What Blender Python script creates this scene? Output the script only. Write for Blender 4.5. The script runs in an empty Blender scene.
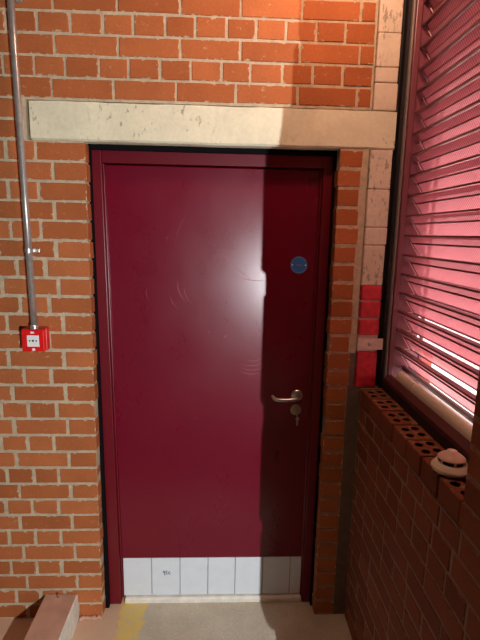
import bpy, bmesh, math, random
from mathutils import Vector, Matrix
random.seed(7)
scene = bpy.context.scene
COL = scene.collection

# ------------------------------------------------------------------ camera
cam_data = bpy.data.cameras.new('camera')
cam = bpy.data.objects.new('camera', cam_data)
COL.objects.link(cam)
cam_data.sensor_fit = 'VERTICAL'
cam_data.sensor_height = 36.0
cam_data.sensor_width = 27.0
cam_data.lens = 467.4 * 36.0 / 640.0
r_ = Vector((0.99908363, -0.03782081, 0.02003708))
u_ = Vector((-0.01281345, 0.18237712, 0.98314516))
f_ = Vector((0.04083765, 0.98250098, -0.18172538))
M = Matrix(((r_.x, u_.x, -f_.x, 0.0), (r_.y, u_.y, -f_.y, -1.9032),
            (r_.z, u_.z, -f_.z, 1.7647), (0, 0, 0, 1)))
cam.matrix_world = M
cam_data.clip_start = 0.02
scene.camera = cam

# ------------------------------------------------------------------ world, lights, exposure
scene.view_settings.view_transform = 'Standard'
scene.view_settings.look = 'None'
scene.view_settings.gamma = 1.0
scene.view_settings.exposure = 0.0
scene.view_settings.use_curve_mapping = False
WORLD_STRENGTH = 10.5
KEY_POWER = 245.0
CEILING_LAMP_POWER = 24.0
LAMP = Vector((0.662, -2.6, 1.32))

world = bpy.data.worlds.new('world')
scene.world = world
world.use_nodes = True
wn = world.node_tree
wn.nodes.clear()
w_out = wn.nodes.new('ShaderNodeOutputWorld')
w_bg = wn.nodes.new('ShaderNodeBackground')
w_tc = wn.nodes.new('ShaderNodeTexCoord')
w_sep = wn.nodes.new('ShaderNodeSeparateXYZ')
w_ramp = wn.nodes.new('ShaderNodeValToRGB')
wn.links.new(w_tc.outputs['Generated'], w_sep.inputs[0])
wn.links.new(w_sep.outputs['Z'], w_ramp.inputs[0])
e = w_ramp.color_ramp.elements
e[0].position = 0.0
e[0].color = (1.0, 0.94, 0.90, 1)
e[1].position = 0.6
e[1].color = (0.45, 0.40, 0.38, 1)
wn.links.new(w_ramp.outputs[0], w_bg.inputs['Color'])
w_bg.inputs['Strength'].default_value = WORLD_STRENGTH
wn.links.new(w_bg.outputs[0], w_out.inputs[0])

ld = bpy.data.lights.new('work_lamp', 'SPOT')
ld.energy = KEY_POWER
ld.color = (0.93, 0.97, 1.0)
ld.shadow_soft_size = 0.0010
ld.spot_size = math.radians(70)
ld.spot_blend = 0.15
lo = bpy.data.objects.new('work_lamp', ld)
COL.objects.link(lo)
lo.location = LAMP
lo.rotation_euler = (Vector((-0.10, 0.0, 1.18)) - LAMP).to_track_quat('-Z', 'Y').to_euler()

l2 = bpy.data.lights.new('ceiling_lamp', 'POINT')
l2.energy = CEILING_LAMP_POWER
l2.color = (1.0, 0.58, 0.38)
l2.shadow_soft_size = 0.07
l2o = bpy.data.objects.new('ceiling_lamp', l2)
COL.objects.link(l2o)
l2o.location = (0.40, -0.56, 2.88)

# ------------------------------------------------------------------ material helpers
def new_mat(name):
    m = bpy.data.materials.new(name)
    m.use_nodes = True
    nt = m.node_tree
    b = nt.nodes['Principled BSDF']
    return m, nt, b

def nd(nt, typ, **kw):
    n = nt.nodes.new(typ)
    for k, v in kw.items():
        setattr(n, k, v)
    return n

def math_n(nt, op, a, b=None, c=None):
    n = nt.nodes.new('ShaderNodeMath')
    n.operation = op
    for i, v in enumerate((a, b, c)):
        if v is None:
            continue
        if isinstance(v, (int, float)):
            n.inputs[i].default_value = v
        else:
            nt.links.new(v, n.inputs[i])
    return n.outputs[0]

def noise(nt, scale, detail=3.0, rough=0.5, vec=None, stretch=None):
    n = nt.nodes.new('ShaderNodeTexNoise')
    n.inputs['Scale'].default_value = scale
    n.inputs['Detail'].default_value = detail
    n.inputs['Roughness'].default_value = rough
    if vec is None:
        tc = nt.nodes.new('ShaderNodeNewGeometry')
        vec = tc.outputs['Position']
    if stretch:
        mp = nt.nodes.new('ShaderNodeMapping')
        mp.inputs['Scale'].default_value = stretch
        nt.links.new(vec, mp.inputs[0])
        vec = mp.outputs[0]
    nt.links.new(vec, n.inputs['Vector'])
    return n.outputs[0]

def ramp(nt, fac, stops):
    n = nt.nodes.new('ShaderNodeValToRGB')
    el = n.color_ramp.elements
    while len(el) < len(stops):
        el.new(0.5)
    for k, (p, c) in enumerate(stops):
        el[k].position = p
        el[k].color = (c, c, c, 1) if isinstance(c, (int, float)) else (*c, 1)
    nt.links.new(fac, n.inputs[0])
    return n.outputs[0]

def mix(nt, fac, a, b, blend='MIX'):
    n = nt.nodes.new('ShaderNodeMix')
    n.data_type = 'RGBA'
    n.blend_type = blend
    for sock, v in ((n.inputs[0], fac), (n.inputs[6], a), (n.inputs[7], b)):
        if isinstance(v, (int, float)):
            sock.default_value = v
        elif isinstance(v, tuple):
            sock.default_value = (*v, 1)
        else:
            nt.links.new(v, sock)
    return n.outputs[2]

def bump(nt, bsdf, h, strength=0.3, dist=0.002):
    n = nt.nodes.new('ShaderNodeBump')
    n.inputs['Strength'].default_value = strength
    n.inputs['Distance'].default_value = dist
    nt.links.new(h, n.inputs['Height'])
    nt.links.new(n.outputs[0], bsdf.inputs['Normal'])

def simple(name, col, rough=0.5, metal=0.0, bscale=None, bstr=0.2, var=0.0, vscale=8.0, spec=None):
    m, nt, b = new_mat(name)
    b.inputs['Base Color'].default_value = (*col, 1)
    b.inputs['Roughness'].default_value = rough
    b.inputs['Metallic'].default_value = metal
    if spec is not None:
        b.inputs['Specular IOR Level'].default_value = spec
    if var:
        f = ramp(nt, noise(nt, vscale, 4), [(0.3, 1 - var), (0.7, 1 + var)])
        nt.links.new(mix(nt, 1.0, col, f, 'MULTIPLY'), b.inputs['Base Color'])
    if bscale:
        bump(nt, b, noise(nt, bscale, 4), bstr)
    return m

def brick_material(name, lo_c, hi_c, mort, smear=0.5):
    m, nt, b = new_mat(name)
    at = nd(nt, 'ShaderNodeAttribute', attribute_name='tint')
    uv = nd(nt, 'ShaderNodeUVMap', uv_map='face')
    sz = nd(nt, 'ShaderNodeUVMap', uv_map='size')
    s1 = nd(nt, 'ShaderNodeSeparateXYZ'); nt.links.new(uv.outputs[0], s1.inputs[0])
    s2 = nd(nt, 'ShaderNodeSeparateXYZ'); nt.links.new(sz.outputs[0], s2.inputs[0])
    def edge(c, s):
        return math_n(nt, 'MULTIPLY', math_n(nt, 'MINIMUM', c, math_n(nt, 'SUBTRACT', 1.0, c)), s)
    d = math_n(nt, 'MINIMUM', edge(s1.outputs[0], s2.outputs[0]), edge(s1.outputs[1], s2.outputs[1]))
    n1 = noise(nt, 38, 4, 0.6)
    # ragged mortar smeared over the arrises
    thr = math_n(nt, 'MULTIPLY', math_n(nt, 'SUBTRACT', n1, 0.54), 0.045)
    mask = math_n(nt, 'MULTIPLY', math_n(nt, 'LESS_THAN', d, thr), smear + 0.3)
    base = mix(nt, at.outputs['Fac'], lo_c, hi_c)
    fine = ramp(nt, noise(nt, 120, 5, 0.7), [(0.3, 0.86), (0.7, 1.1)])
    base = mix(nt, 1.0, base, fine, 'MULTIPLY')
    big = ramp(nt, noise(nt, 6, 3, 0.6), [(0.3, 0.88), (0.7, 1.08)])
    base = mix(nt, 1.0, base, big, 'MULTIPLY')
    # pale lime smears
    sm = ramp(nt, noise(nt, 22, 5, 0.75, stretch=(1, 1, 1.8)), [(0.61, 0.0), (0.70, smear * 0.8)])
    base = mix(nt, sm, base, tuple(min(1, c * 1.15) for c in mort))
    base = mix(nt, mask, base, mort)
    nt.links.new(base, b.inputs['Base Color'])
    b.inputs['Roughness'].default_value = 0.8
    b.inputs['Specular IOR Level'].default_value = 0.25
    h = math_n(nt, 'ADD', noise(nt, 160, 4, 0.6), math_n(nt, 'MULTIPLY', mask, 0.6))
    bump(nt, b, h, 0.35, 0.002)
    return m

MORT = (0.56, 0.45, 0.30)
m_brick = brick_material('orange_brick', (0.37, 0.106, 0.032), (0.48, 0.148, 0.048), MORT, 0.55)
m_brick_shaded = brick_material('shaded_brick', (0.185, 0.052, 0.021), (0.27, 0.080, 0.033), (0.34, 0.20, 0.13), 0.25)  # same brick, with the shade on the right wall put into its colour
def mortar_mat(name, c):
    m, nt, b = new_mat(name)
    f = ramp(nt, noise(nt, 30, 5, 0.7), [(0.3, 0.72), (0.72, 1.15)])
    nt.links.new(mix(nt, 1.0, c, f, 'MULTIPLY'), b.inputs['Base Color'])
    b.inputs['Roughness'].default_value = 0.95
    bump(nt, b, noise(nt, 110, 5, 0.7), 0.8, 0.004)
    return m
m_mortar = mortar_mat('sandy_mortar', MORT)
m_mortar_shaded = mortar_mat('shaded_mortar', (0.36, 0.23, 0.16))  # mortar colour darkened for shade on the right wall and lower right jamb
m_mortar_deep_shade = mortar_mat('deep_shade_mortar', (0.17, 0.11, 0.075))  # darker still: shade of the low corner strip painted into the mortar

# cream painted concrete lintel with scuffs
def cream_mat(name, c, scuff=0.6, thr=0.585):
    m, nt, b = new_mat(name)
    big = ramp(nt, noise(nt, 7, 4, 0.6), [(0.3, 0.86), (0.7, 1.05)])
    base = mix(nt, 1.0, c, big, 'MULTIPLY')
    a = noise(nt, 34, 6, 0.7, stretch=(1.4, 1, 0.6))
    sc = ramp(nt, a, [(thr, 0.0), (thr + 0.04, scuff)])
    region = ramp(nt, noise(nt, 3.3, 1), [(0.46, 0.05), (0.56, 1.0)])
    base = mix(nt, math_n(nt, 'MULTIPLY', sc, region), base, (0.13, 0.115, 0.08))
    wr = ramp(nt, noise(nt, 60, 4, 0.7), [(0.35, 0.93), (0.7, 1.04)])
    base = mix(nt, 1.0, base, wr, 'MULTIPLY')
    nt.links.new(base, b.inputs['Base Color'])
    b.inputs['Roughness'].default_value = 0.7
    bump(nt, b, noise(nt, 45, 5, 0.65), 0.35, 0.003)
    return m
m_cream = cream_mat('cream_painted_concrete', (0.78, 0.74, 0.53))
m_column = cream_mat('cream_painted_block', (0.74, 0.62, 0.47), 0.6, 0.545)
m_redpaint = simple('red_paint', (0.62, 0.02, 0.035), 0.5, bscale=70, bstr=0.9, var=0.3, vscale=40)
m_blockpad = simple('pale_joint', (0.75, 0.55, 0.5), 0.7, bscale=80)

# door paint: crimson gloss with faint smears
m_door, nt, b = new_mat('crimson_door_paint')
b.inputs['Base Color'].default_value = (0.150, 0.0016, 0.016, 1)
sm = ramp(nt, noise(nt, 5, 5, 0.65, stretch=(1, 1, 0.6)), [(0.3, 0.26), (0.7, 0.33)])
nt.links.new(sm, b.inputs['Roughness'])
b.inputs['Specular IOR Level'].default_value = 0.5
bump(nt, b, noise(nt, 260, 2), 0.03, 0.001)
m_frame = simple('crimson_frame_paint', (0.135, 0.002, 0.010), 0.36, bscale=120, bstr=0.08)
m_smear = simple('greasy_smear', (0.30, 0.03, 0.055), 0.45)
m_black = simple('black_sealant', (0.006, 0.005, 0.006), 1.0, bscale=200, bstr=0.6, spec=0.1)
m_white = simple('white_tile', (0.72, 0.76, 0.80), 0.35, var=0.03, vscale=20)
m_joint = simple('grey_joint', (0.18, 0.19, 0.22), 0.8)
m_ink = simple('blue_black_ink', (0.03, 0.04, 0.10), 0.6)
m_sill = simple('cream_threshold', (0.80, 0.74, 0.64), 0.5, var=0.12, vscale=25, bscale=90)
m_steel = simple('brushed_steel', (0.62, 0.60, 0.57), 0.3, 1.0)
m_brass = simple('dull_brass', (0.50, 0.42, 0.30), 0.35, 1.0)
m_galv = simple('galvanised_steel', (0.45, 0.43, 0.40), 0.28, 0.6, var=0.15, vscale=50)
m_red = simple('red_plastic', (0.70, 0.012, 0.012), 0.3)
m_whitepl = simple('white_plastic', (0.82, 0.82, 0.80), 0.4)
m_blackpl = simple('black_print', (0.01, 0.01, 0.01), 0.5)
m_blue = simple('blue_sign', (0.03, 0.19, 0.56), 0.35)
m_bluepale = simple('pale_blue_print', (0.30, 0.38, 0.55), 0.4)
m_pink = simple('faded_red_print', (0.35, 0.14, 0.28), 0.4)
m_detector = simple('ivory_plastic', (0.80, 0.66, 0.52), 0.45)
m_det_cap = simple('warm_lit_plastic', (0.78, 0.52, 0.42), 0.4)  # white cap, with warm lamp light tinted into its colour
m_dark = simple('dark_recess', (0.015, 0.010, 0.010), 0.8)
m_kerb = simple('pink_concrete', (0.60, 0.34, 0.23), 0.85, bscale=60, bstr=0.5, var=0.12, vscale=14)
m_limewash = simple('lime_white', (0.74, 0.70, 0.60), 0.8, bscale=60, bstr=0.4, var=0.12, vscale=30)
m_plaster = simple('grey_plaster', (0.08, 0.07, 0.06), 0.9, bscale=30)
m_ceil = simple('dark_ceiling', (0.08, 0.07, 0.06), 0.9, bscale=30)  # unseen ceiling, coloured near black to cut bounced light
m_winframe = simple('maroon_window_frame', (0.10, 0.030, 0.032), 0.4)
m_winpink = simple('rose_window_frame', (0.20, 0.055, 0.07), 0.35)
m_bead = simple('grey_bead', (0.22, 0.16, 0.145), 0.5)
m_winblack = simple('black_gasket_and_recess', (0.012, 0.008, 0.009), 0.6)
m_lip = simple('blade_edge', (0.15, 0.048, 0.050), 0.28)
m_pipe = simple('bone_sill_bar', (0.80, 0.72, 0.58), 0.5, var=0.06, vscale=30)
m_asph = simple('pale_paving', (0.55, 0.50, 0.46), 0.9, bscale=20)
m_redwall = simple('outdoor_red_wall', (0.45, 0.10, 0.08), 0.9, bscale=20)
m_clip = simple('rose_clip', (0.88, 0.55, 0.52), 0.3)

# rose translucent louvre blades with fine reeding
m_blade, nt, b = new_mat('rose_translucent_sheet')
out = nt.nodes['Material Output']
tl = nd(nt, 'ShaderNodeBsdfTranslucent')
tp = nd(nt, 'ShaderNodeBsdfTransparent')
geo = nd(nt, 'ShaderNodeNewGeometry')
wv = nd(nt, 'ShaderNodeTexWave')
wv.wave_type = 'BANDS'; wv.bands_direction = 'Y'
wv.inputs['Scale'].default_value = 28
wv.inputs['Distortion'].default_value = 0.6
nt.links.new(geo.outputs['Position'], wv.inputs['Vector'])
wr = ramp(nt, wv.outputs['Fac'], [(0.1, 0.50), (0.8, 1.0)])
tcol = mix(nt, 1.0, (0.92, 0.50, 0.54), wr, 'MULTIPLY')
nt.links.new(tcol, tl.inputs['Color'])
tp.inputs['Color'].default_value = (1.0, 0.80, 0.83, 1)
nt.links.new(mix(nt, 1.0, (0.42, 0.17, 0.18), wr, 'MULTIPLY'), b.inputs['Base Color'])
b.inputs['Roughness'].default_value = 0.35
ms1 = nd(nt, 'ShaderNodeMixShader'); ms1.inputs[0].default_value = 0.48
nt.links.new(tl.outputs[0], ms1.inputs[1]); nt.links.new(tp.outputs[0], ms1.inputs[2])
ms2 = nd(nt, 'ShaderNodeMixShader'); ms2.inputs[0].default_value = 0.30
nt.links.new(ms1.outputs[0], ms2.inputs[1]); nt.links.new(b.outputs[0], ms2.inputs[2])
nt.links.new(ms2.outputs[0], out.inputs[0])

# floor: worn sandy concrete with a yellow painted stripe by the threshold
m_floor, nt, b = new_mat('worn_concrete')
geo = nd(nt, 'ShaderNodeNewGeometry')
sp = nd(nt, 'ShaderNodeSeparateXYZ'); nt.links.new(geo.outputs['Position'], sp.inputs[0])
base = mix(nt, ramp(nt, noise(nt, 5, 5, 0.65), [(0.35, 0.0), (0.65, 1.0)]), (0.54, 0.455, 0.335), (0.66, 0.57, 0.435))
base = mix(nt, 1.0, base, ramp(nt, noise(nt, 90, 5, 0.7), [(0.3, 0.85), (0.7, 1.1)]), 'MULTIPLY')
wob = math_n(nt, 'MULTIPLY', math_n(nt, 'SUBTRACT', noise(nt, 14, 4), 0.5), 0.10)
xx = math_n(nt, 'ADD', sp.outputs[0], wob)
# sandy patch left of the stripe
left = math_n(nt, 'LESS_THAN', xx, -0.44)
base = mix(nt, math_n(nt, 'MULTIPLY', left, 0.75), base, (0.68, 0.42, 0.26))
st = math_n(nt, 'MULTIPLY', math_n(nt, 'GREATER_THAN', xx, -0.455), math_n(nt, 'LESS_THAN', xx, -0.335))
worn = ramp(nt, noise(nt, 24, 5, 0.7), [(0.38, 0.5), (0.6, 0.95)])
base = mix(nt, math_n(nt, 'MULTIPLY', st, worn), base, (0.78, 0.56, 0.13))
nt.links.new(base, b.inputs['Base Color'])
b.inputs['Roughness'].default_value = 0.8
bump(nt, b, noise(nt, 40, 5, 0.7), 0.4, 0.004)

# ------------------------------------------------------------------ mesh helpers
def link(name, bm, mats, parent=None, smooth=False):
    me = bpy.data.meshes.new(name)
    bmesh.ops.recalc_face_normals(bm, faces=bm.faces[:])
    bm.to_mesh(me); bm.free()
    for m in (mats if isinstance(mats, (list, tuple)) else [mats]):
        me.materials.append(m)
    if smooth:
        for p in me.polygons:
            p.use_smooth = True
    o = bpy.data.objects.new(name, me)
    COL.objects.link(o)
    if parent is not None:
        o.parent = parent
        o.matrix_parent_inverse = Matrix.Translation(-parent.location)
    return o

def empty(name, loc):
    o = bpy.data.objects.new(name, None)
    o.empty_display_size = 0.05
    COL.objects.link(o)
    o.location = loc
    return o

def tag(o, label=None, cat=None, group=None, kind=None):
    if label: o['label'] = label
    if cat: o['category'] = cat
    if group: o['group'] = group
    if kind: o['kind'] = kind
    return o

def box(bm, x0, x1, y0, y1, z0, z1, bev=0.0, mi=0, segs=2):
    v = [bm.verts.new((x, y, z)) for x in (x0, x1) for y in (y0, y1) for z in (z0, z1)]
    fs = [(0, 1, 3, 2), (4, 6, 7, 5), (0, 4, 5, 1), (2, 3, 7, 6), (0, 2, 6, 4), (1, 5, 7, 3)]
    faces = []
    for f in fs:
        fc = bm.faces.new([v[i] for i in f]); fc.material_index = mi
        faces.append(fc)
    if bev > 0:
        es = list({e for f in faces for e in f.edges})
        r = bmesh.ops.bevel(bm, geom=es, offset=bev, segments=segs, profile=0.5, affect='EDGES')
        for f in r['faces']:
            f.material_index = mi
    return faces

def prism(bm, pts, axis, a, b, bev=0.0, mi=0):
    """extrude a polygon given in the two other axes along `axis` from a to b"""
    def mk(p, t):
        if axis == 'x': return (t, p[0], p[1])
        if axis == 'y': return (p[0], t, p[1])
        return (p[0], p[1], t)
    A = [bm.verts.new(mk(p, a)) for p in pts]
    B = [bm.verts.new(mk(p, b)) for p in pts]
    n = len(pts)
    faces = [bm.faces.new(A), bm.faces.new(B[::-1])]
    for i in range(n):
        faces.append(bm.faces.new((A[i], A[(i + 1) % n], B[(i + 1) % n], B[i])))
    for f in faces: f.material_index = mi
    if bev > 0:
        es = list({e for f in faces for e in f.edges})
        r = bmesh.ops.bevel(bm, geom=es, offset=bev, segments=2, profile=0.5, affect='EDGES')
        for f in r['faces']: f.material_index = mi
    return faces

def lathe(bm, prof, origin, axis=(0, 0, 1), n=40, mi=0, cap=True):
    """revolve [(r, h)] about axis through origin"""
    ax = Vector(axis).normalized()
    t = Vector((1, 0, 0)) if abs(ax.x) < 0.9 else Vector((0, 1, 0))
    e1 = ax.cross(t).normalized(); e2 = ax.cross(e1)
    rings = []
    for r, h in prof:
        rings.append([bm.verts.new(Vector(origin) + ax * h + (e1 * math.cos(2 * math.pi * k / n) + e2 * math.sin(2 * math.pi * k / n)) * r) for k in range(n)])
    for a, b2 in zip(rings, rings[1:]):
        for k in range(n):
            f = bm.faces.new((a[k], a[(k + 1) % n], b2[(k + 1) % n], b2[k])); f.material_index = mi
    if cap:
        for rg in (rings[0], rings[-1]):
            f = bm.faces.new(rg); f.material_index = mi

def tube(bm, pts, r, n=14, mi=0, flat=1.0):
    pts = [Vector(p) for p in pts]
    rings = []
    up = None
    for i, p in enumerate(pts):
        d = (pts[min(i + 1, len(pts) - 1)] - pts[max(i - 1, 0)]).normalized()
        if up is None:
            up = Vector((0, 0, 1)) if abs(d.z) < 0.8 else Vector((0, 1, 0))
        e1 = d.cross(up).normalized(); e2 = e1.cross(d).normalized(); up = e2
        rr = r[i] if isinstance(r, (list, tuple)) else r
        rings.append([bm.verts.new(p + e1 * math.cos(2 * math.pi * k / n) * rr * flat + e2 * math.sin(2 * math.pi * k / n) * rr) for k in range(n)])
    for a, b2 in zip(rings, rings[1:]):
        for k in range(n):
            f = bm.faces.new((a[k], a[(k + 1) % n], b2[(k + 1) % n], b2[k])); f.material_index = mi
    for rg in (rings[0], rings[-1]):
        f = bm.faces.new(rg); f.material_index = mi

class Bricks:
    """one mesh of separately laid bricks over a mortar backing"""
    def __init__(self, U, N, origin):
        self.bm = bmesh.new()
        self.U, self.N, self.O = Vector(U), Vector(N), Vector(origin)
        self.tint = self.bm.loops.layers.float_color.new('tint')
        self.uv = self.bm.loops.layers.uv.new('face')
        self.sz = self.bm.loops.layers.uv.new('size')
    def brick(self, u0, u1, z0, z1, depth=0.10, jit=0.0012, mi=0, tint=None, sides=(0, 0)):
        J = lambda s=jit: random.uniform(-s, s)
        u0 += J(0.0015); u1 += J(0.0015); z0 += J(0.0012); z1 += J(0.0012)
        c = 0.0022
        out = J(0.0012)
        t = random.random() if tint is None else tint
        P = lambda u, n, z: self.O + self.U * u + self.N * n + Vector((0, 0, z))
        cs = [(u0, z0), (u1, z0), (u1, z1), (u0, z1)]
        cs = [(a + J(), b + J()) for a, b in cs]
        ins = [(1, 1), (-1, 1), (-1, -1), (1, -1)]
        bk = [self.bm.verts.new(P(a, -depth, b)) for a, b in cs]
        md = [self.bm.verts.new(P(a, out - c, b)) for a, b in cs]
        fr = [self.bm.verts.new(P(a + s[0] * c, out, b + s[1] * c)) for (a, b), s in zip(cs, ins)]
        w, h = u1 - u0, z1 - z0
        fl = [((fr[0], fr[1], fr[2], fr[3]), 'f')]
        for i in range(4):
            j = (i + 1) % 4
            fl.append(((md[i], md[j], fr[j], fr[i]), 'c'))
            fl.append(((bk[i], bk[j], md[j], md[i]), 's'))
        for vs, kind in fl:
            f = self.bm.faces.new(vs)
            f.material_index = mi
            for lp in f.loops:
                d = lp.vert.co - self.O
                lp[self.tint] = (t, t, t, 1)
                if kind == 's':
                    lp[self.uv].uv = (0.5, min(1, max(0, (d.z - z0) / h)))
                    lp[self.sz].uv = (0.3, h)
                else:
                    lp[self.uv].uv = ((d.dot(self.U) - u0) / w, (d.z - z0) / h)
                    lp[self.sz].uv = (w, h)
    def course(self, perps, z0, z1, g=0.010, **kw):
        for a, b2 in zip(perps, perps[1:]):
            self.brick(a + g / 2, b2 - g / 2, z0 + g / 2, z1 - g / 2, **kw)

# ------------------------------------------------------------------ back wall (brick face at Y = 0)
C = 0.075
JL, JR = -0.530, 0.458          # edges of the door opening
H = 2.10
CEIL = 3.0
W_LEFT = -1.60
bw = Bricks((1, 0, 0), (0, -1, 0), (0, 0, 0))
rj = lambda s=0.006: random.uniform(-s, s)
left_perps = {0: [-.827, -.716], 1: [-.655], 2: [-.83, -.713], 3: [-.658], 4: [-.712], 5: [-.658], 6: [-.705], 7: [-.656],
  8: [-.697], 9: [-.646], 11: [-.649], 12: [-.816, -.705], 13: [-.648], 14: [-.808, -.69], 15: [-.646], 16: [-.818, -.708],
  17: [-.648], 18: [-.802, -.697], 19: [-.647], 20: [-.817, -.704], 21: [-.876, -.647], 22: [-.812, -.702],
  23: [-.869, -.641], 24: [-.816, -.705], 25: [-.863, -.639], 26: [-.807, -.70]}
for k in range(28):
    z1 = H - C * k; z0 = z1 - C
    got = sorted(left_perps.get(k, [-.645] if k % 2 else [-.705]), reverse=True)
    step = 0.225 if k % 2 else 0.1125
    jl = JL + (0.002 if k < 12 else 0) + rj(0.0015)
    ps = [jl + 0.005] + got
    while ps[-1] - step > W_LEFT:
        ps.append(ps[-1] - step + rj(0.004))
    ps.append(W_LEFT)
    g = 0.010 if k < 5 else 0.012
    ps = ps[::-1]
    for a, b2 in zip(ps, ps[1:]):
        wide = random.uniform(0.000, 0.006)
        bw.brick(a + g / 2 + wide / 2, b2 - (g / 2 + wide / 2 if b2 < jl else 0.005), z0 + g / 2, z1 - g / 2)
    # brick headers between the door opening and the painted strip
    a = JR + rj(0.003)
    bw.brick(a, 0.546 + rj(0.004), z0 + 0.007, z1 - 0.005)
# beside the lintel, and above it
for zz in (2.10, 2.175):
    ps = [W_LEFT] + [-1.56 + 0.1125 * i + rj(0.003) for i in range(0, 8)]
    ps = [p for p in ps if p < -0.79] + [-0.752]
    for a, b2 in zip(ps, ps[1:]):
        bw.brick(a + .006, b2 - .006, zz + .006, zz + .069)
rowA = [-.644, -.415, -.181, .046, .283, .512, .570]
rowB = [-.703, -.591, -.468, -.357, -.241, -.125, -.008, .101, .219, .338, .451, .568]
rowC = [-.626, -.395, -.165, .059, .285, .511, .570]
rowD = [-.686, -.568, -.449, -.337, -.22, -.109, .007, .118, .23, .343, .453, .568]
top_rows = [rowA, rowB, rowC, rowD]
for k in range(10):
    z0 = 2.25 + C * k
    base = top_rows[k] if k < 4 else [p + rj(0.004) for p in top_rows[2 + k % 2]]
    step = 0.1125 if k % 2 else 0.228
    ps = list(base)
    while ps[0] - step > W_LEFT:
        ps.insert(0, ps[0] - step + rj(0.003))
    ps.insert(0, W_LEFT)
    bw.course(ps, z0, z0 + C, g=0.0095)
# mortar backing
RV = 0.30
XO_ = 0.80
def backing(x0, x1, z0, z1, y0=0.0035, y1=RV):
    box(bw.bm, x0, x1, y0, y1, z0, z1, mi=1)
backing(W_LEFT, JL - 0.004, 1.2, H)
backing(W_LEFT, JL - 0.0012, 0, 1.2)
backing(JR + 0.002, 0.573, 1.275, H, 0.0025)
box(bw.bm, JR + 0.002, 0.548, 0.0025, RV, 0, 1.275, mi=3)
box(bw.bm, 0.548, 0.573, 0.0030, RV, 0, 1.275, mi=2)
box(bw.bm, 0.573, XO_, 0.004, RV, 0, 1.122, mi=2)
backing(W_LEFT, -0.745, H, 2.245)
backing(W_LEFT, 0.573, 2.245, CEIL)
wall_back = link('wall_back', bw.bm, [m_brick, m_mortar, m_mortar_deep_shade, m_mortar_shaded])
tag(wall_back, 'orange brick wall with sandy mortar around the crimson door', 'wall', kind='structure')

# painted end strip of the back wall beside the window
bm = bmesh.new()
z = 1.125
rowsp = [1.565, 1.73, 1.80, 1.95, 2.10]
for a, b2 in zip(rowsp, rowsp[1:]):
    box(bm, 0.578, 0.668 + rj(0.002), 0.001 + rj(0.0015), RV, a + 0.0005, b2 - 0.0005, bev=0.005)
for a, b2 in ((2.245, 2.345), (2.345, 2.40), (2.40, 2.52), (2.52, 2.75), (2.75, CEIL)):
    box(bm, 0.578, 0.668 + rj(0.002), 0.001 + rj(0.0015), RV, a + 0.0005, b2 - 0.0005, bev=0.005)
box(bm, 0.672, 0.72, 0.03, RV, 1.125, CEIL, mi=1)  # recess beside the frame, its shade painted as black
strip = link('trim_corner', bm, [m_column, m_winblack])
tag(strip, 'narrow cream painted block strip between brick and the louvred window', 'wall strip', kind='structure')
bm = bmesh.new()
for a, b2 in ((1.50, 1.565), (1.425, 1.498), (1.352, 1.422), (1.125, 1.285)):
    box(bm, 0.580, 0.667, 0.0 + rj(0.0015), RV, a + 0.002, b2 - 0.002, bev=0.006)
box(bm, 0.582, 0.664, 0.006, RV, 1.125, 1.565, mi=1)
red = link('painted_patch', bm, [m_redpaint, m_blockpad], strip)
red['label'] = 'red painted lower blocks of the strip'

# flat metal fixing strap on the red patch
root = empty('fixing_strap', (0.624, 0.0, 1.318))
tag(root, 'short pale metal strap screwed across the red painted strip', 'metal strap')
bm = bmesh.new()
box(bm, 0.576, 0.700, -0.0055, -0.001, 1.293, 1.341, bev=0.0015)
link('plate', bm, simple('pale_strap_metal', (0.75, 0.62, 0.52), 0.45, 0.3, var=0.1, vscale=60), root)
bm = bmesh.new()
lathe(bm, [(0.0085, 0), (0.0085, 0.002), (0.006, 0.004), (0.001, 0.0045)], (0.628, -0.0055, 1.318), (0, -1, 0), 20)
link('screw', bm, m_steel, root, True)

# concrete lintel
bm = bmesh.new()
LX0, LX1 = -0.731, 0.672
n = 24
cols = [LX0 + (LX1 - LX0) * i / n for i in range(n + 1)]
prof = [(-0.001, 2.108), (-0.001, 2.2405), (0.29, 2.2405), (0.29, 2.101), (0.008, 2.101)]
secs = []
for i, x in enumerate(cols):
    secs.append([bm.verts.new((x, y + (rj(0.0012) if y < 0.1 else 0), zz + (rj(0.0015)))) for y, zz in prof])
for a, b2 in zip(secs, secs[1:]):
    for j in range(len(prof)):
        k2 = (j + 1) % len(prof)
        bm.faces.new((a[j], b2[j], b2[k2], a[k2]))
bm.faces.new(secs[0]); bm.faces.new(secs[-1])
lintel = link('lintel', bm, m_cream)
tag(lintel, 'long cream painted concrete lintel above the crimson door', 'lintel', kind='structure')

# ------------------------------------------------------------------ right wall (brick face at X = XR)
XR = 0.601
XO = 0.80
rw = Bricks((0, -1, 0), (-1, 0, 0), (XR, 0, 0))
PIER = 0.87                      # |Y| of the edge where the window opening ends
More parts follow.
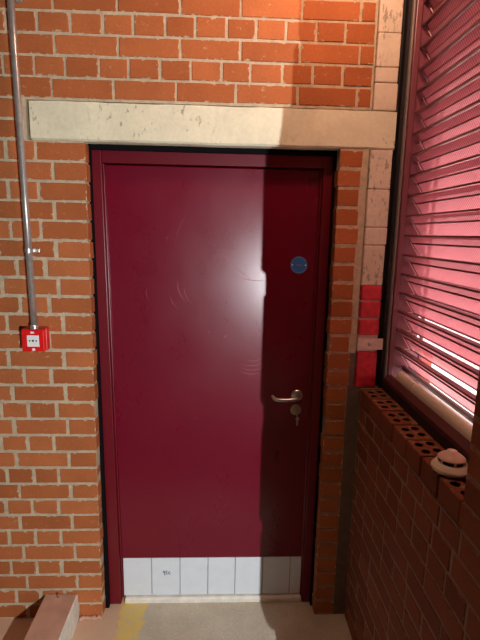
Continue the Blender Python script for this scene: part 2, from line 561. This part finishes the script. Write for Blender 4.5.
# the far end of this wall is what cuts the lamp light: unseen, shaped for the shadow line
def end_y(target):
    t = (XR - LAMP.x) / (target.x - LAMP.x)
    p = LAMP + (target - LAMP) * t
    return -p.y, p.z
prof_pts = [end_y(Vector(q) + Vector((-0.014, 0, 0))) for q in ((.270, -.135, 0), (.235, .07, 0), (.207, .10, .27), (.189, .10, 1.03), (.178, .10, 1.9), (.181, .10, 2.03), (.2215, 0, 2.2), (.2225, 0, 2.246), (.281, 0, 2.249), (.287, 0, 2.6))]
prof_pts.sort(key=lambda q: q[1])
def wall_end(z):
    if z <= prof_pts[0][1]: return prof_pts[0][0]
    for (a, za), (b2, zb) in zip(prof_pts, prof_pts[1:]):
        if z <= zb:
            return a + (b2 - a) * (z - za) / max(1e-6, zb - za)
    return prof_pts[-1][0]
nc = int(CEIL / C)
for k in range(nc):
    z0 = C * k; z1 = z0 + C
    start = 0.004 if z1 < 1.126 else PIER
    if 14 == k:
        us = [0.004, 0.02, .142, .266, .395, .517, .631, .745, .86]
        continue_from = .86
    elif z1 < 1.126:
        off = [0.004, 0.07][k % 2]
        st = 0.1125 if k in (13, 12, 11, 8, 5) else 0.225
        if k == 13: us = [0.004, .099, .209, .318, .43, .545, .66, .77, .88]
        elif k == 12: us = [0.004, .044, .161, .287, .40, .51, .62, .74, .85]
        else:
            us = [0.004]
            p = 0.05 + 0.11 * (k % 2)
            while p < 0.9:
                us.append(p + rj()); p += st
    else:
        us = [PIER, PIER + (0.1125 if k % 2 else 0.225)]
    while us[-1] < 3.3:
        us.append(us[-1] + (0.1125 if k % 2 else 0.225) + rj(0.003))
    we = wall_end((z0 + z1) / 2) - 0.004
    us = [q for q in us if q < we - 0.05] + [we + 0.0095]
    if k == 14:
        for a, b2 in zip(us, us[1:]):
            if a >= PIER - 0.02:
                rw.brick(a + .0055, b2 - .0055, z0 + .0055, z1 - .0055, depth=0.08, jit=0.0008)
        continue
    for a, b2 in zip(us, us[1:]):
        rw.brick(a + .0055, b2 - .0055, z0 + .0055, z1 - .0055, depth=0.08, jit=0.0008)
BK = 0.0025
box(rw.bm, XR + BK, XO, -PIER - 0.003, -0.001, 0, 1.05, mi=1)
box(rw.bm, XR + BK + 0.09, XO, -PIER - 0.003, -0.001, 1.05, 1.115, mi=1)
# the tall part follows the shadow-shaped end exactly
zs = sorted(set([0.0, CEIL] + [q[1] for q in prof_pts if 0 < q[1] < CEIL]))
pts = [(-PIER - 0.004, 0.0), (-PIER - 0.004, CEIL)] + [(-wall_end(z), z) for z in reversed(zs)]
prism(rw.bm, pts, 'x', XR + BK, XO, mi=1)
wall_right = link('wall_right', rw.bm, [m_brick_shaded, m_mortar_shaded])
tag(wall_right, 'shade-darkened brick wall under and beside the louvred window', 'wall', kind='structure')

# top course: perforated bricks, holes showing
bm = bmesh.new()
tint = bm.loops.layers.float_color.new('tint')
uvl = bm.loops.layers.uv.new('face'); szl = bm.loops.layers.uv.new('size')
tops = [0.004, 0.02, .142, .266, .395, .517, .631, .745, PIER]
for a, b2 in zip(tops, tops[1:]):
    if b2 - a < 0.03: g = 0.001
    else: g = 0.005
    t = random.random()
    before = set(bm.faces)
    box(bm, XR + rj(0.001), 0.695, -b2 + g, -a - g, 1.055 + rj(.001), 1.124 + rj(.001), bev=0.0025, segs=1)
    for f in bm.faces:
        if f not in before:
            for lp in f.loops:
                lp[tint] = (t, t, t, 1)
                lp[uvl].uv = ((-lp.vert.co.y - a) / (b2 - a), (lp.vert.co.z - 1.055) / 0.07)
                lp[szl].uv = (b2 - a, 0.07)
course = link('perforated_brick_course', bm, [m_brick_shaded, m_dark], wall_right)
cut_bm = bmesh.new()
for a, b2 in zip(tops[1:], tops[2:]):
    yc = -(a + b2) / 2
    for xk, xh in enumerate((0.628, 0.667)):
        for s in (-0.0235, 0.0235):
            lathe(cut_bm, [(0.0135, 1.075), (0.0135, 1.14)], (xh + rj(.002), yc + s + (0.004 if xk else -0.004), 0), (0, 0, 1), 20)
bmesh.ops.recalc_face_normals(cut_bm, faces=cut_bm.faces[:])
cme = bpy.data.meshes.new('cutter'); cut_bm.to_mesh(cme); cut_bm.free()
cme.materials.append(m_dark)
cutter = bpy.data.objects.new('cutter', cme); COL.objects.link(cutter)
md = course.modifiers.new('b', 'BOOLEAN'); md.object = cutter; md.operation = 'DIFFERENCE'; md.solver = 'EXACT'
dg = bpy.context.evaluated_depsgraph_get()
nm = bpy.data.meshes.new_from_object(course.evaluated_get(dg))
course.modifiers.clear()
course.data = nm
bpy.data.objects.remove(cutter)

# ------------------------------------------------------------------ floor, ceiling, far walls
bm = bmesh.new()
box(bm, -1.7, 1.9, -6.0, 0.32, -0.12, 0.0)
tag(link('floor', bm, m_floor), 'worn sandy concrete floor with faded yellow stripe by the door', 'floor', kind='structure')
bm = bmesh.new()
box(bm, -1.7, 0.80, -6.0, 0.32, CEIL, CEIL + 0.12)
box(bm, 0.80, 1.9, -6.0, -3.1, CEIL, CEIL + 0.12)
tag(link('ceiling', bm, m_ceil), 'plain ceiling', 'ceiling', kind='structure')
bm = bmesh.new(); box(bm, -1.72, -1.60, -6.0, 0.32, 0, CEIL)
tag(link('wall_left', bm, m_plaster), 'plain grey side wall', 'wall', kind='structure')
bm = bmesh.new(); box(bm, -1.7, 1.9, -6.1, -6.0, 0, CEIL)
tag(link('wall_front', bm, m_plaster), 'plain grey wall behind the camera', 'wall', kind='structure')
bm = bmesh.new()
box(bm, 1.8, 1.9, -6.0, -3.1, 0, CEIL)
box(bm, 0.803, 1.8, -3.2, -3.1, 0, CEIL)
tag(link('wall_side', bm, m_plaster), 'plain grey wall of the side passage', 'wall', kind='structure')
bm = bmesh.new(); box(bm, 1.9, 30, -25, 25, -0.10, -0.02)
box(bm, 0.803, 1.9, -3.0, 25, -0.10, -0.02)
tag(link('outdoor_ground', bm, m_asph), 'pale paving outside the window', 'ground', kind='structure')

bm = bmesh.new(); box(bm, 0.84, 1.9, -2.5, 1.2, 2.60, 2.70)  # unseen soffit added to darken the upper blades
tag(link('shade_soffit', bm, m_plaster), 'added unseen soffit shading the upper louvre blades', 'soffit', kind='structure')
bm = bmesh.new(); box(bm, 0.84, 1.12, 0.45, 0.7, -0.02, 2.60)  # return wall added to darken the left end of the blades
tag(link('blade_shade_wall', bm, m_redwall), 'added red return wall darkening the left of the louvre', 'wall', kind='structure')

# ragged mortar fillet at the foot of the left brickwork
bm = bmesh.new()
n = 10
secs = []
for i in range(n + 1):
    x = -0.634 + (0.634 - 0.535) * i / n
    d = 0.018 + rj(0.008); hh = 0.016 + rj(0.008)
    secs.append([bm.verts.new(p) for p in ((x, 0.0, 0.0005), (x, -d, 0.0005), (x, -d * 0.6, hh * 0.6), (x, -0.0, hh))])
for a, b2 in zip(secs, secs[1:]):
    for j in range(4):
        k2 = (j + 1) % 4
        bm.faces.new((a[j], b2[j], b2[k2], a[k2]))
bm.faces.new(secs[0]); bm.faces.new(secs[-1])
tag(link('trim_1', bm, m_kerb, smooth=True), 'rough mortar fillet where brick meets floor left of the door', 'trim', kind='structure')

# ------------------------------------------------------------------ door
FY = 0.075                        # face of the frame
LY = 0.100                        # face of the leaf
door = empty('door_1', (0, LY, 0))
tag(door, 'crimson painted door with white tiled kick panel in the brick wall', 'door', kind='structure')
def quad_prism(bm, q, y0, y1, bev=0.0, mi=0):
    return prism(bm, q, 'y', y0, y1, bev, mi)
Z0, ZH, ZT = 0.004, 2.034, 2.083
fl_o = (-0.515, -0.527); fl_i = (-0.460, -0.488)     # (bottom, top)
fr_i = (0.412, 0.411); fr_o = (0.452, 0.452)
bm = bmesh.new()
quad_prism(bm, [(fl_o[0], Z0), (fl_i[0], Z0), (fl_i[1], ZT), (fl_o[1], ZT)], FY, 0.20, 0.003)
link('side_jamb', bm, m_frame, door)
bm = bmesh.new()
quad_prism(bm, [(fr_i[0], Z0), (fr_o[0], Z0), (fr_o[1], ZT), (fr_i[1], ZT)], FY, 0.20, 0.003)
link('side_jamb', bm, m_frame, door)
bm = bmesh.new()
quad_prism(bm, [(fl_i[1], ZH), (fr_i[1], ZH), (fr_i[1], ZT), (fl_i[1], ZT)], FY + 0.0006, 0.20, 0.003)
link('head_jamb', bm, m_frame, door)
bm = bmesh.new()       # black weather seal between brick and frame
quad_prism(bm, [(JL - 0.006, 0.001), (fl_o[0] + 0.002, 0.001), (fl_o[1] + 0.002, 2.10), (JL - 0.004, 2.10)], FY - 0.020, 0.19)
quad_prism(bm, [(fr_o[0] - 0.002, 0.001), (JR + 0.004, 0.001), (JR + 0.004, 2.10), (fr_o[1] - 0.002, 2.10)], FY - 0.020, 0.19)
box(bm, fl_o[1], fr_o[1], FY - 0.020, 0.19, ZT - 0.002, 2.1005)
box(bm, -0.50, 0.43, 0.150, 0.19, 0.02, 2.06)
link('weather_seal', bm, m_black, door)
bm = bmesh.new()
quad_prism(bm, [(fl_i[0] + .004, 0.036), (fr_i[0] - .004, 0.036), (fr_i[1] - .004, ZH - .004), (fl_i[1] + .004, ZH - .004)], LY, 0.148, 0.004)
leaf = link('door_leaf', bm, m_door, door)
leaf.location = leaf.location
# bevelled lipping inside the frame edge
bm = bmesh.new()
quad_prism(bm, [(fl_i[0] - .0005, 0.03), (fl_i[0] + .009, 0.03), (fl_i[1] + .009, ZH), (fl_i[1] - .0005, ZH)], LY - 0.012, LY + 0.03, 0.004)
link('door_stop', bm, m_frame, door)
bm = bmesh.new()
quad_prism(bm, [(fr_i[0] - .009, 0.03), (fr_i[0] + .0005, 0.03), (fr_i[1] + .0005, ZH), (fr_i[1] - .009, ZH)], LY - 0.012, LY + 0.03, 0.004)
link('door_stop', bm, m_frame, door)

def sub(name, bm, mat, parent, smooth=False):
    o = link(name, bm, mat, None, smooth)
    o.parent = parent
    o.matrix_parent_inverse = parent.matrix_world.inverted() if False else Matrix.Translation(-Vector(door.location)) @ Matrix.Identity(4)
    return o
# white tiled kick panel, with joints
bm = bmesh.new()
KZ0, KZ1 = 0.036, 0.236
jx = [-0.451, -0.316, -0.181, -0.047, 0.084, 0.217, 0.350, 0.405]
box(bm, jx[0] + .002, jx[-1] - .001, LY - 0.0035, LY + 0.001, KZ0 + .001, KZ1 - .001, mi=1)
for a, b2 in zip(jx, jx[1:]):
    box(bm, a + 0.0016, b2 - 0.0016, LY - 0.007, LY - 0.002, KZ0, KZ1, bev=0.0012)
kick = link('kick_panel', bm, [m_white, m_joint], door)
kick['label'] = 'row of white tiles along the door foot'
# handwritten 95c on the second tile
bm = bmesh.new()
def stroke(pts, x0, z0, s):
    tube(bm, [(x0 + p[0] * s, LY - 0.0074, z0 + p[1] * s) for p in pts], 0.0016, 6)
s = 0.021
x0, z0 = -0.262, 0.148
nine = [(0.42, 0.75), (0.25, 0.95), (0.05, 0.8), (0.08, 0.55), (0.3, 0.52), (0.42, 0.75), (0.38, 0.4), (0.34, -0.15)]
five = [(0.98, 0.95), (0.66, 0.9), (0.62, 0.58), (0.88, 0.55), (0.96, 0.3), (0.8, 0.08), (0.55, 0.12)]
cee = [(1.62, 0.62), (1.42, 0.72), (1.24, 0.5), (1.28, 0.22), (1.48, 0.1), (1.72, 0.2)]
for st_ in (nine, five, cee):
    stroke(st_, x0, z0, s)
link('handwriting', bm, m_ink, kick if False else door)

# lever handle on round rose
bm = bmesh.new()
hx, hz = 0.347, 1.053
lathe(bm, [(0.026, 0), (0.026, 0.006), (0.023, 0.009), (0.010, 0.010)], (hx, LY, hz), (0, -1, 0), 32)
rose = link('handle_rose', bm, m_steel, door, False)
bm = bmesh.new()
pts = [(hx, LY - 0.008, hz), (hx, LY - 0.035, hz), (hx - 0.006, LY - 0.047, hz - 0.001), (hx - 0.016, LY - 0.052, hz - 0.003),
       (hx - 0.05, LY - 0.053, hz - 0.006), (hx - 0.085, LY - 0.053, hz - 0.006), (hx - 0.102, LY - 0.052, hz - 0.003),
       (hx - 0.112, LY - 0.049, hz + 0.004), (hx - 0.117, LY - 0.046, hz + 0.014)]
tube(bm, pts, [0.0085] * 5 + [0.0085, 0.008, 0.0075, 0.005], 16)
lever = link('lever_handle', bm, m_steel, door, True)
bm = bmesh.new()
lx, lz = 0.345, 0.984
lathe(bm, [(0.025, 0), (0.025, 0.006), (0.022, 0.009), (0.011, 0.0095), (0.011, 0.013)], (lx, LY, lz), (0, -1, 0), 32)
box(bm, lx - 0.0065, lx + 0.0065, LY - 0.012, LY, lz - 0.018, lz)
link('lock_cylinder', bm, m_brass, door)
# blue round sign
bm = bmesh.new()
dx, dz = 0.331, 1.637
lathe(bm, [(0.0365, 0), (0.0365, 0.0015), (0.0355, 0.0022)], (dx, LY, dz), (0, -1, 0), 48)
disc = link('round_sign', bm, m_blue, door)
disc['label'] = 'small round blue sign'
bm = bmesh.new()
n = 48
for k in range(n):
    a0, a1 = 2 * math.pi * k / n, 2 * math.pi * (k + 1) / n
    q = [(r * math.cos(a), r * math.sin(a)) for a, r in ((a0, .0325), (a1, .0325), (a1, .0345), (a0, .0345))]
    bm.faces.new([bm.verts.new((dx + u, LY - 0.0027, dz + v)) for u, v in q])
link('sign_ring', bm, m_bluepale, door)
bm = bmesh.new()
box(bm, dx - .012, dx + .014, LY - .0030, LY - .0024, dz - .003, dz + .003)
link('sign_print', bm, m_pink, door)
for sx in (-1, 1):
    bm = bmesh.new()
    lathe(bm, [(0.0035, 0), (0.003, 0.0015), (0.001, 0.002)], (dx + sx * 0.028, LY - 0.0022, dz), (0, -1, 0), 12)
    link('sign_screw', bm, m_whitepl, door)

# smear marks left by hands on the paint
bm = bmesh.new()
def ribbon(pts, w):
    L_, R_ = [], []
    for i, p in enumerate(pts):
        q = pts[min(i + 1, len(pts) - 1)]; pr = pts[max(i - 1, 0)]
        dxx, dzz = q[0] - pr[0], q[1] - pr[1]
        l = math.hypot(dxx, dzz) or 1
        ww = w * math.sin(math.pi * (i + 0.4) / (len(pts) - 0.2)) / 2
        L_.append(bm.verts.new((p[0] - dzz / l * ww, LY - 0.0006, p[1] + dxx / l * ww)))
        R_.append(bm.verts.new((p[0] + dzz / l * ww, LY - 0.0006, p[1] - dxx / l * ww)))
    for i in range(len(pts) - 1):
        bm.faces.new((L_[i], L_[i + 1], R_[i + 1], R_[i]))
def arc(x, z, ln, ang, curve, w):
    pts = []
    for i in range(9):
        t = i / 8 - 0.5
        u, v = t * ln, curve * (0.25 - t * t) * 4
        pts.append((x + u * math.cos(ang) - v * math.sin(ang), z + u * math.sin(ang) + v * math.cos(ang)))
    ribbon(pts, w)
for args in ((.08, 1.60, .12, -.6, .006, .003), (.12, 1.58, .14, -.15, -.01, .003), (.02, 1.66, .05, -.7, .0, .003),
             (-.17, 1.52, .10, 1.9, .012, .003), (-.14, 1.50, .09, 2.0, .012, .0025), (-.20, 1.47, .07, 2.1, .01, .0025), (-.31, 1.50, .06, 1.8, .01, .003),
             (.14, 1.20, .10, .05, -.012, .003), (.14, 1.18, .10, .0, -.012, .003), (.13, 1.16, .09, -.1, -.010, .003), (.15, 1.22, .07, .1, -.01, .0025),
             (-.23, 1.74, .02, .8, 0, .003), (-.17, 1.78, .14, 1.2, .01, .0015), (.02, 1.32, .02, .6, 0, .006), (-.05, 1.34, .015, .6, 0, .004), (-.11, .94, .01, 0, 0, .005), (-.31, 1.10, .02, 1.0, 0, .002)):
    arc(*args)
link('scuff_marks', bm, m_smear, door)

# threshold bar
bm = bmesh.new()
prism(bm, [(0.080, 0.001), (0.080, 0.021), (0.086, 0.028), (0.10, 0.031), (0.15, 0.031), (0.15, 0.001)], 'x', -0.443, 0.409, 0.0015)
tag(link('trim_2', bm, m_sill), 'cream threshold bar under the crimson door', 'threshold', kind='structure')

# keys hanging in the lock
root = empty('key', (lx, LY - 0.013, lz))
tag(root, 'small brass key in the door lock with another hanging below it', 'key')
bm = bmesh.new()
box(bm, lx - 0.001, lx + 0.001, LY - 0.030, LY - 0.011, lz - 0.004, lz + 0.004)
lathe(bm, [(0.010, -0.001), (0.010, 0.001)], (lx, LY - 0.034, lz), (1, 0, 0), 20)
link('key_bow', bm, m_brass, root)
bm = bmesh.new()
ring = [(lx, LY - 0.038 + 0.008 * math.cos(a), lz - 0.014 + 0.010 * math.sin(a)) for a in [2 * math.pi * i / 16 for i in range(17)]]
tube(bm, ring, 0.0009, 6)
link('key_ring', bm, m_steel, root)
bm = bmesh.new()
lathe(bm, [(0.0085, -0.001), (0.0085, 0.001)], (lx + 0.003, LY - 0.036, lz - 0.030), (0, 1, 0), 20)
box(bm, lx - 0.0005, lx + 0.0065, LY - 0.037, LY - 0.035, lz - 0.062, lz - 0.036)
link('key_blade', bm, m_brass, root)

# ------------------------------------------------------------------ window with louvres
win = empty('window_1', (0.72, -0.44, 1.15))
tag(win, 'tall maroon window of rose translucent louvre blades', 'window', kind='structure')
WX = 0.700
WY0, WY1 = -0.006, -0.905
bm = bmesh.new()     # black gasket all round, dark face under the rail
box(bm, 0.693, 0.716, WY1, -0.001, 1.118, 1.160)
box(bm, 0.702, 0.765, WY1, -0.001, 1.118, 1.150)
box(bm, 0.684, 0.698, -0.006, 0.03, 1.12, CEIL - .02)
link('gasket', bm, m_winblack, win)
bm = bmesh.new()     # bottom rail, brown sloping top
prism(bm, [(0.696, 1.158), (0.696, 1.174), (0.718, 1.190), (0.726, 1.190), (0.726, 1.148), (0.700, 1.148)], 'y', WY1, -0.012, 0.001)
link('bottom_rail', bm, m_winframe, win)
bm = bmesh.new()     # pale rounded sill bar
pr = [(0.738 + 0.018 * math.cos(a), 1.196 + 0.028 * math.sin(a)) for a in [math.pi * i / 10 for i in range(11)]] + [(0.720, 1.16), (0.756, 1.16)]
prism(bm, pr, 'y', -0.235, -0.085)
prism(bm, pr, 'y', WY1, -0.240)
so = link('sill_bar', bm, m_pipe, win)
so['label'] = 'pale rounded sill bar'
bm = bmesh.new()
box(bm, 0.697, 0.706, -0.022, 0.002, 1.16, CEIL - .02, bev=0.003)
link('grey_bead_strip', bm, m_bead, win)
bm = bmesh.new()
box(bm, 0.708, 0.731, -0.026, 0.0, 1.16, CEIL - .02, bev=0.003)
box(bm, 0.731, 0.735, -0.018, 0.0, 1.16, CEIL - .02, mi=1)
box(bm, 0.735, 0.835, -0.016, 0.004, 1.14, CEIL - .02)
link('side_post', bm, [m_winpink, m_winframe], win)
bm = bmesh.new()
box(bm, 0.704, 0.835, WY1 - .03, WY1, 1.12, CEIL - .02)
link('side_post', bm, m_winpink, win)
bm = bmesh.new()
box(bm, 0.704, 0.835, WY1 - .03, 0.0, CEIL - .02, CEIL)
link('top_rail', bm, m_winframe, win)
bm = bmesh.new()
box(bm, 0.764, 0.776, WY1, -0.030, 1.215, 1.232)
link('lower_rail', bm, m_winframe, win)
bm = bmesh.new()
box(bm, 0.80, 0.835, WY1, -0.016, 1.10, 1.165)
link('outer_sill', bm, m_winframe, win)
bm = bmesh.new()
box(bm, 0.808, 0.818, -0.088, -0.074, 1.16, CEIL - .02)
link('tie_rod', bm, m_winpink, win)

# pale reeded sheet on the weather side
m_sheet, nt, b = new_mat('pale_reeded_sheet')
out = nt.nodes['Material Output']
tl = nd(nt, 'ShaderNodeBsdfTranslucent'); tp = nd(nt, 'ShaderNodeBsdfTransparent')
geo = nd(nt, 'ShaderNodeNewGeometry')
wv = nd(nt, 'ShaderNodeTexWave'); wv.wave_type = 'BANDS'; wv.bands_direction = 'DIAGONAL'
wv.inputs['Scale'].default_value = 22; wv.inputs['Distortion'].default_value = 1.0
nt.links.new(geo.outputs['Position'], wv.inputs['Vector'])
wr = ramp(nt, wv.outputs['Fac'], [(0.1, 0.70), (0.7, 1.0)])
nt.links.new(mix(nt, 1.0, (0.95, 0.76, 0.78), wr, 'MULTIPLY'), tl.inputs['Color'])
nt.links.new(mix(nt, 1.0, (0.95, 0.80, 0.82), wr, 'MULTIPLY'), tp.inputs['Color'])
ms = nd(nt, 'ShaderNodeMixShader'); ms.inputs[0].default_value = 0.20
nt.links.new(tl.outputs[0], ms.inputs[1]); nt.links.new(tp.outputs[0], ms.inputs[2])
nt.links.new(ms.outputs[0], out.inputs[0])
bm = bmesh.new()
ny = 60
A = []
for i in range(ny + 1):
    y = WY1 + (-0.016 - WY1) * i / ny
    x = 0.822 + 0.002 * math.sin(i * 2.1)
    A.append([bm.verts.new((x, y, 1.32)), bm.verts.new((x, y, CEIL - .02)), bm.verts.new((x + .002, y, CEIL - .02)), bm.verts.new((x + .002, y, 1.32))])
for a, b2 in zip(A, A[1:]):
    for j in range(4):
        k2 = (j + 1) % 4
        bm.faces.new((a[j], b2[j], b2[k2], a[k2]))
bm.faces.new(A[0]); bm.faces.new(A[-1])
sh = link('reeded_sheet', bm, m_sheet, win)
sh['label'] = 'pale pink reeded sheet behind the blades'
PITCH = 0.0772
xi, xo = 0.748, 0.802       # inner-high edge, outer-low edge
dz_ = 0.040
def blade_mesh():
    bm = bmesh.new()
    t = 0.0018
    prism(bm, [(xi, dz_), (xi + t * 1.3, dz_ + t * .4), (xo + t * 1.3, -dz_ + t * .4), (xo, -dz_)], 'y', WY1 + .001, -0.034, 0)
    return bm
proto = link('louvre_blade', blade_mesh(), m_blade, win)
bm = bmesh.new()
prism(bm, [(xi - .015, dz_ + .0005), (xi - .015, dz_ + .0070), (xi + .008, dz_ + .0070), (xi + .008, dz_ + .004), (xi + .0005, dz_ + .004), (xi + .0005, dz_ + .003)], 'y', WY1 + .001, -0.017)
prism(bm, [(xo - .002, -dz_ - .003), (xo - .002, -dz_ + .002), (xo + .004, -dz_ + .002), (xo + .004, -dz_ - .003)], 'y', WY1 + .001, -0.017)
rx, rz = xi + (xo - xi) * .30, dz_ - 2 * dz_ * .30
prism(bm, [(rx - .0030, rz - .0015), (rx + .0004, rz + .0015), (rx + .0012, rz - .002), (rx - .0022, rz - .005)], 'y', WY1 + .001, -0.017)
lipp = link('blade_edge', bm, m_lip, proto)
bm = bmesh.new()
tube(bm, [(xi + .006, -0.037, dz_ - .022), (xi + .040, -0.037, -dz_ + .006)], 0.0019, 6)
tube(bm, [(xi + .004, -0.037, -dz_ + .004), (xi + .040, -0.037, -dz_ + .006)], 0.0012, 6)
clipp = link('blade_clip', bm, m_clip, proto)
nblades = 22
zb0 = 1.262
for c_ in (lipp, clipp):
    c_.matrix_parent_inverse = Matrix.Identity(4)
proto.matrix_parent_inverse = Matrix.Translation(-win.location)
proto.location = (0, 0, zb0)
for i in range(1, nblades):
    if zb0 + PITCH * i + dz_ > CEIL - 0.03:
        break
    o = proto.copy(); COL.objects.link(o); o.parent = win
    o.matrix_parent_inverse = Matrix.Translation(-win.location)
    o.location = (0, 0, zb0 + PITCH * i)
    for c_ in (lipp, clipp):
        d = c_.copy(); COL.objects.link(d); d.parent = o
        d.matrix_parent_inverse = Matrix.Identity(4)

# ------------------------------------------------------------------ smoke detector lying on the low wall
DX, DY, DZ = 0.644, -0.722, 1.1265
det = empty('smoke_detector', (DX, DY, DZ))
tag(det, 'loose round ivory smoke detector lying on the brick ledge by the window', 'smoke detector')
bm = bmesh.new()
lathe(bm, [(0.038, 0.0), (0.048, 0.004), (0.0515, 0.010), (0.0515, 0.014), (0.049, 0.0175), (0.044, 0.021), (0.042, 0.027), (0.033, 0.0272)], (DX, DY, DZ), n=56)
link('base', bm, m_detector, det, True)
bm = bmesh.new()
lathe(bm, [(0.0325, 0.0265), (0.0325, 0.040)], (DX, DY, DZ), n=40)
link('sensing_chamber', bm, m_dark, det)
bm = bmesh.new()
lathe(bm, [(0.0355, 0.0375), (0.0370, 0.0390), (0.036, 0.0415), (0.027, 0.0490), (0.0165, 0.054), (0.0135, 0.060), (0.007, 0.062), (0.001, 0.0622)], (DX, DY, DZ), n=56)
link('cap', bm, m_det_cap, det, True)
for k in range(6):
    a = math.radians(20 + 60 * k)
    c, s_ = math.cos(a), math.sin(a)
    bm = bmesh.new()
    fs = box(bm, 0.030, 0.0365, -0.0025, 0.0025, 0.0255, 0.0385)
    bmesh.ops.transform(bm, matrix=Matrix.Translation((DX, DY, DZ)) @ Matrix.Rotation(a, 4, 'Z'), verts=bm.verts[:])
    link('rib', bm, m_detector, det)

# ------------------------------------------------------------------ conduit and call point on the left
BX, BZ = -0.7465, 1.3290
cx0, cx1 = -0.746, -0.764
con = empty('conduit', (cx0, -0.028, BZ + 0.04))
tag(con, 'vertical galvanised steel conduit running down the brick wall to the red call point', 'conduit')
bm = bmesh.new()
tube(bm, [(cx0 + (cx1 - cx0) * (zz - 1.38) / 1.62, -0.038, zz) for zz in (1.378, 1.9, 2.4, 2.995)], 0.0125, 24)
link('pipe', bm, m_galv, con, True)
for zz in (1.683, 2.578):
    xx_ = cx0 + (cx1 - cx0) * (zz - 1.38) / 1.62
    bm = bmesh.new()
    lathe(bm, [(0.0128, -0.008), (0.0155, -0.008), (0.0155, 0.008), (0.0128, 0.008)], (xx_, -0.038, zz), (0, 0, 1), 24, cap=False)
    box(bm, xx_ - 0.028, xx_ + 0.028, -0.006, -0.0008, zz - 0.008, zz + 0.008, bev=0.0015)
    box(bm, xx_ - 0.009, xx_ + 0.009, -0.027, -0.005, zz - 0.007, zz + 0.007)
    for s_ in (-1, 1):
        lathe(bm, [(0.004, 0), (0.0035, 0.002), (0.001, 0.003)], (xx_ + s_ * 0.021, -0.006, zz), (0, -1, 0), 10)
    link('saddle_clip', bm, m_galv, con)
bm = bmesh.new()
lathe(bm, [(0.0130, 0), (0.0165, 0), (0.0165, 0.016), (0.0130, 0.016)], (cx0, -0.038, 1.374), (0, 0, 1), 20)
link('coupler', bm, m_galv, con)

cp = empty('fire_call_point', (BX, 0, BZ))
tag(cp, 'red fire alarm call point box with white square panel on the brick wall', 'call point')
bm = bmesh.new()
box(bm, BX - .0465, BX + .0465, -0.034, -0.001, BZ - .0465, BZ + .0465, bev=0.005)
link('back_box', bm, m_red, cp)
bm = bmesh.new()
box(bm, BX - .0455, BX + .0455, -0.060, -0.036, BZ - .0455, BZ + .0455, bev=0.005, segs=3)
face = link('front_cover', bm, m_red, cp)
bm = bmesh.new()
PX, PZ = BX + 0.001, BZ - 0.001
box(bm, PX - .0235, PX + .0235, -0.0615, -0.059, PZ - .0230, PZ + .0230, bev=0.001)
link('press_panel', bm, m_whitepl, cp)
bm = bmesh.new()
lathe(bm, [(0.0045, 0), (0.0045, 0.0006)], (PX, -0.0615, PZ + .001), (0, -1, 0), 20)
for s_ in (-1, 1):
    y0_ = -0.0621
    v = [bm.verts.new((PX + s_ * a, y0_, PZ + .001 + b2)) for a, b2 in ((0.008, 0), (0.0145, 0.0042), (0.0145, -0.0042))]
    bm.faces.new(v)
    box(bm, PX + s_ * 0.0145 - 0.002, PX + s_ * 0.0145 + 0.002, -0.0621, -0.0615, PZ - .0002, PZ + .0022)
link('press_symbol', bm, m_blackpl, cp)
bm = bmesh.new()
box(bm, BX - .007, BX + .007, -0.0612, -0.0595, BZ + .029, BZ + .037)
link('white_label', bm, m_whitepl, cp)
bm = bmesh.new()
lathe(bm, [(0.0065, 0), (0.006, 0.0012)], (BX + .001, -0.0600, BZ - .036), (0, -1, 0), 16)
link('test_keyhole', bm, m_whitepl, cp)

# ------------------------------------------------------------------ kerb block on the floor at the left
kb = empty('kerb_block', (-0.712, -0.5, 0))
tag(kb, 'pinkish concrete kerb block on the floor against the left brick wall', 'kerb')
bm = bmesh.new()
nseg = 14
secs = []
for i in range(nseg + 1):
    y = -0.003 - 0.95 * i / nseg
    secs.append([bm.verts.new(p) for p in ((-0.787 + rj(.002), y, 0.001), (-0.787 + rj(.002), y, 0.120), (-0.782, y, 0.127 + rj(.001)),
                                          (-0.643, y, 0.128 + rj(.001)), (-0.6385 + rj(.0015), y, 0.123), (-0.636 + rj(.002), y, 0.001))])
for a, b2 in zip(secs, secs[1:]):
    for j in range(6):
        k2 = (j + 1) % 6
        f = bm.faces.new((a[j], b2[j], b2[k2], a[k2]))
        f.material_index = 1 if j in (3, 4) else 0
bm.faces.new(secs[0]); bm.faces.new(secs[-1])
body = link('kerb_body', bm, [m_kerb, m_limewash], kb)
bm = bmesh.new()
lathe(bm, [(0.006, 0), (0.006, 0.004), (0.0035, 0.005), (0.0035, 0.016), (0.001, 0.018)], (-0.722, -0.020, 0.1275), (0, 0, 1), 14)
link('bolt', bm, m_steel, kb)
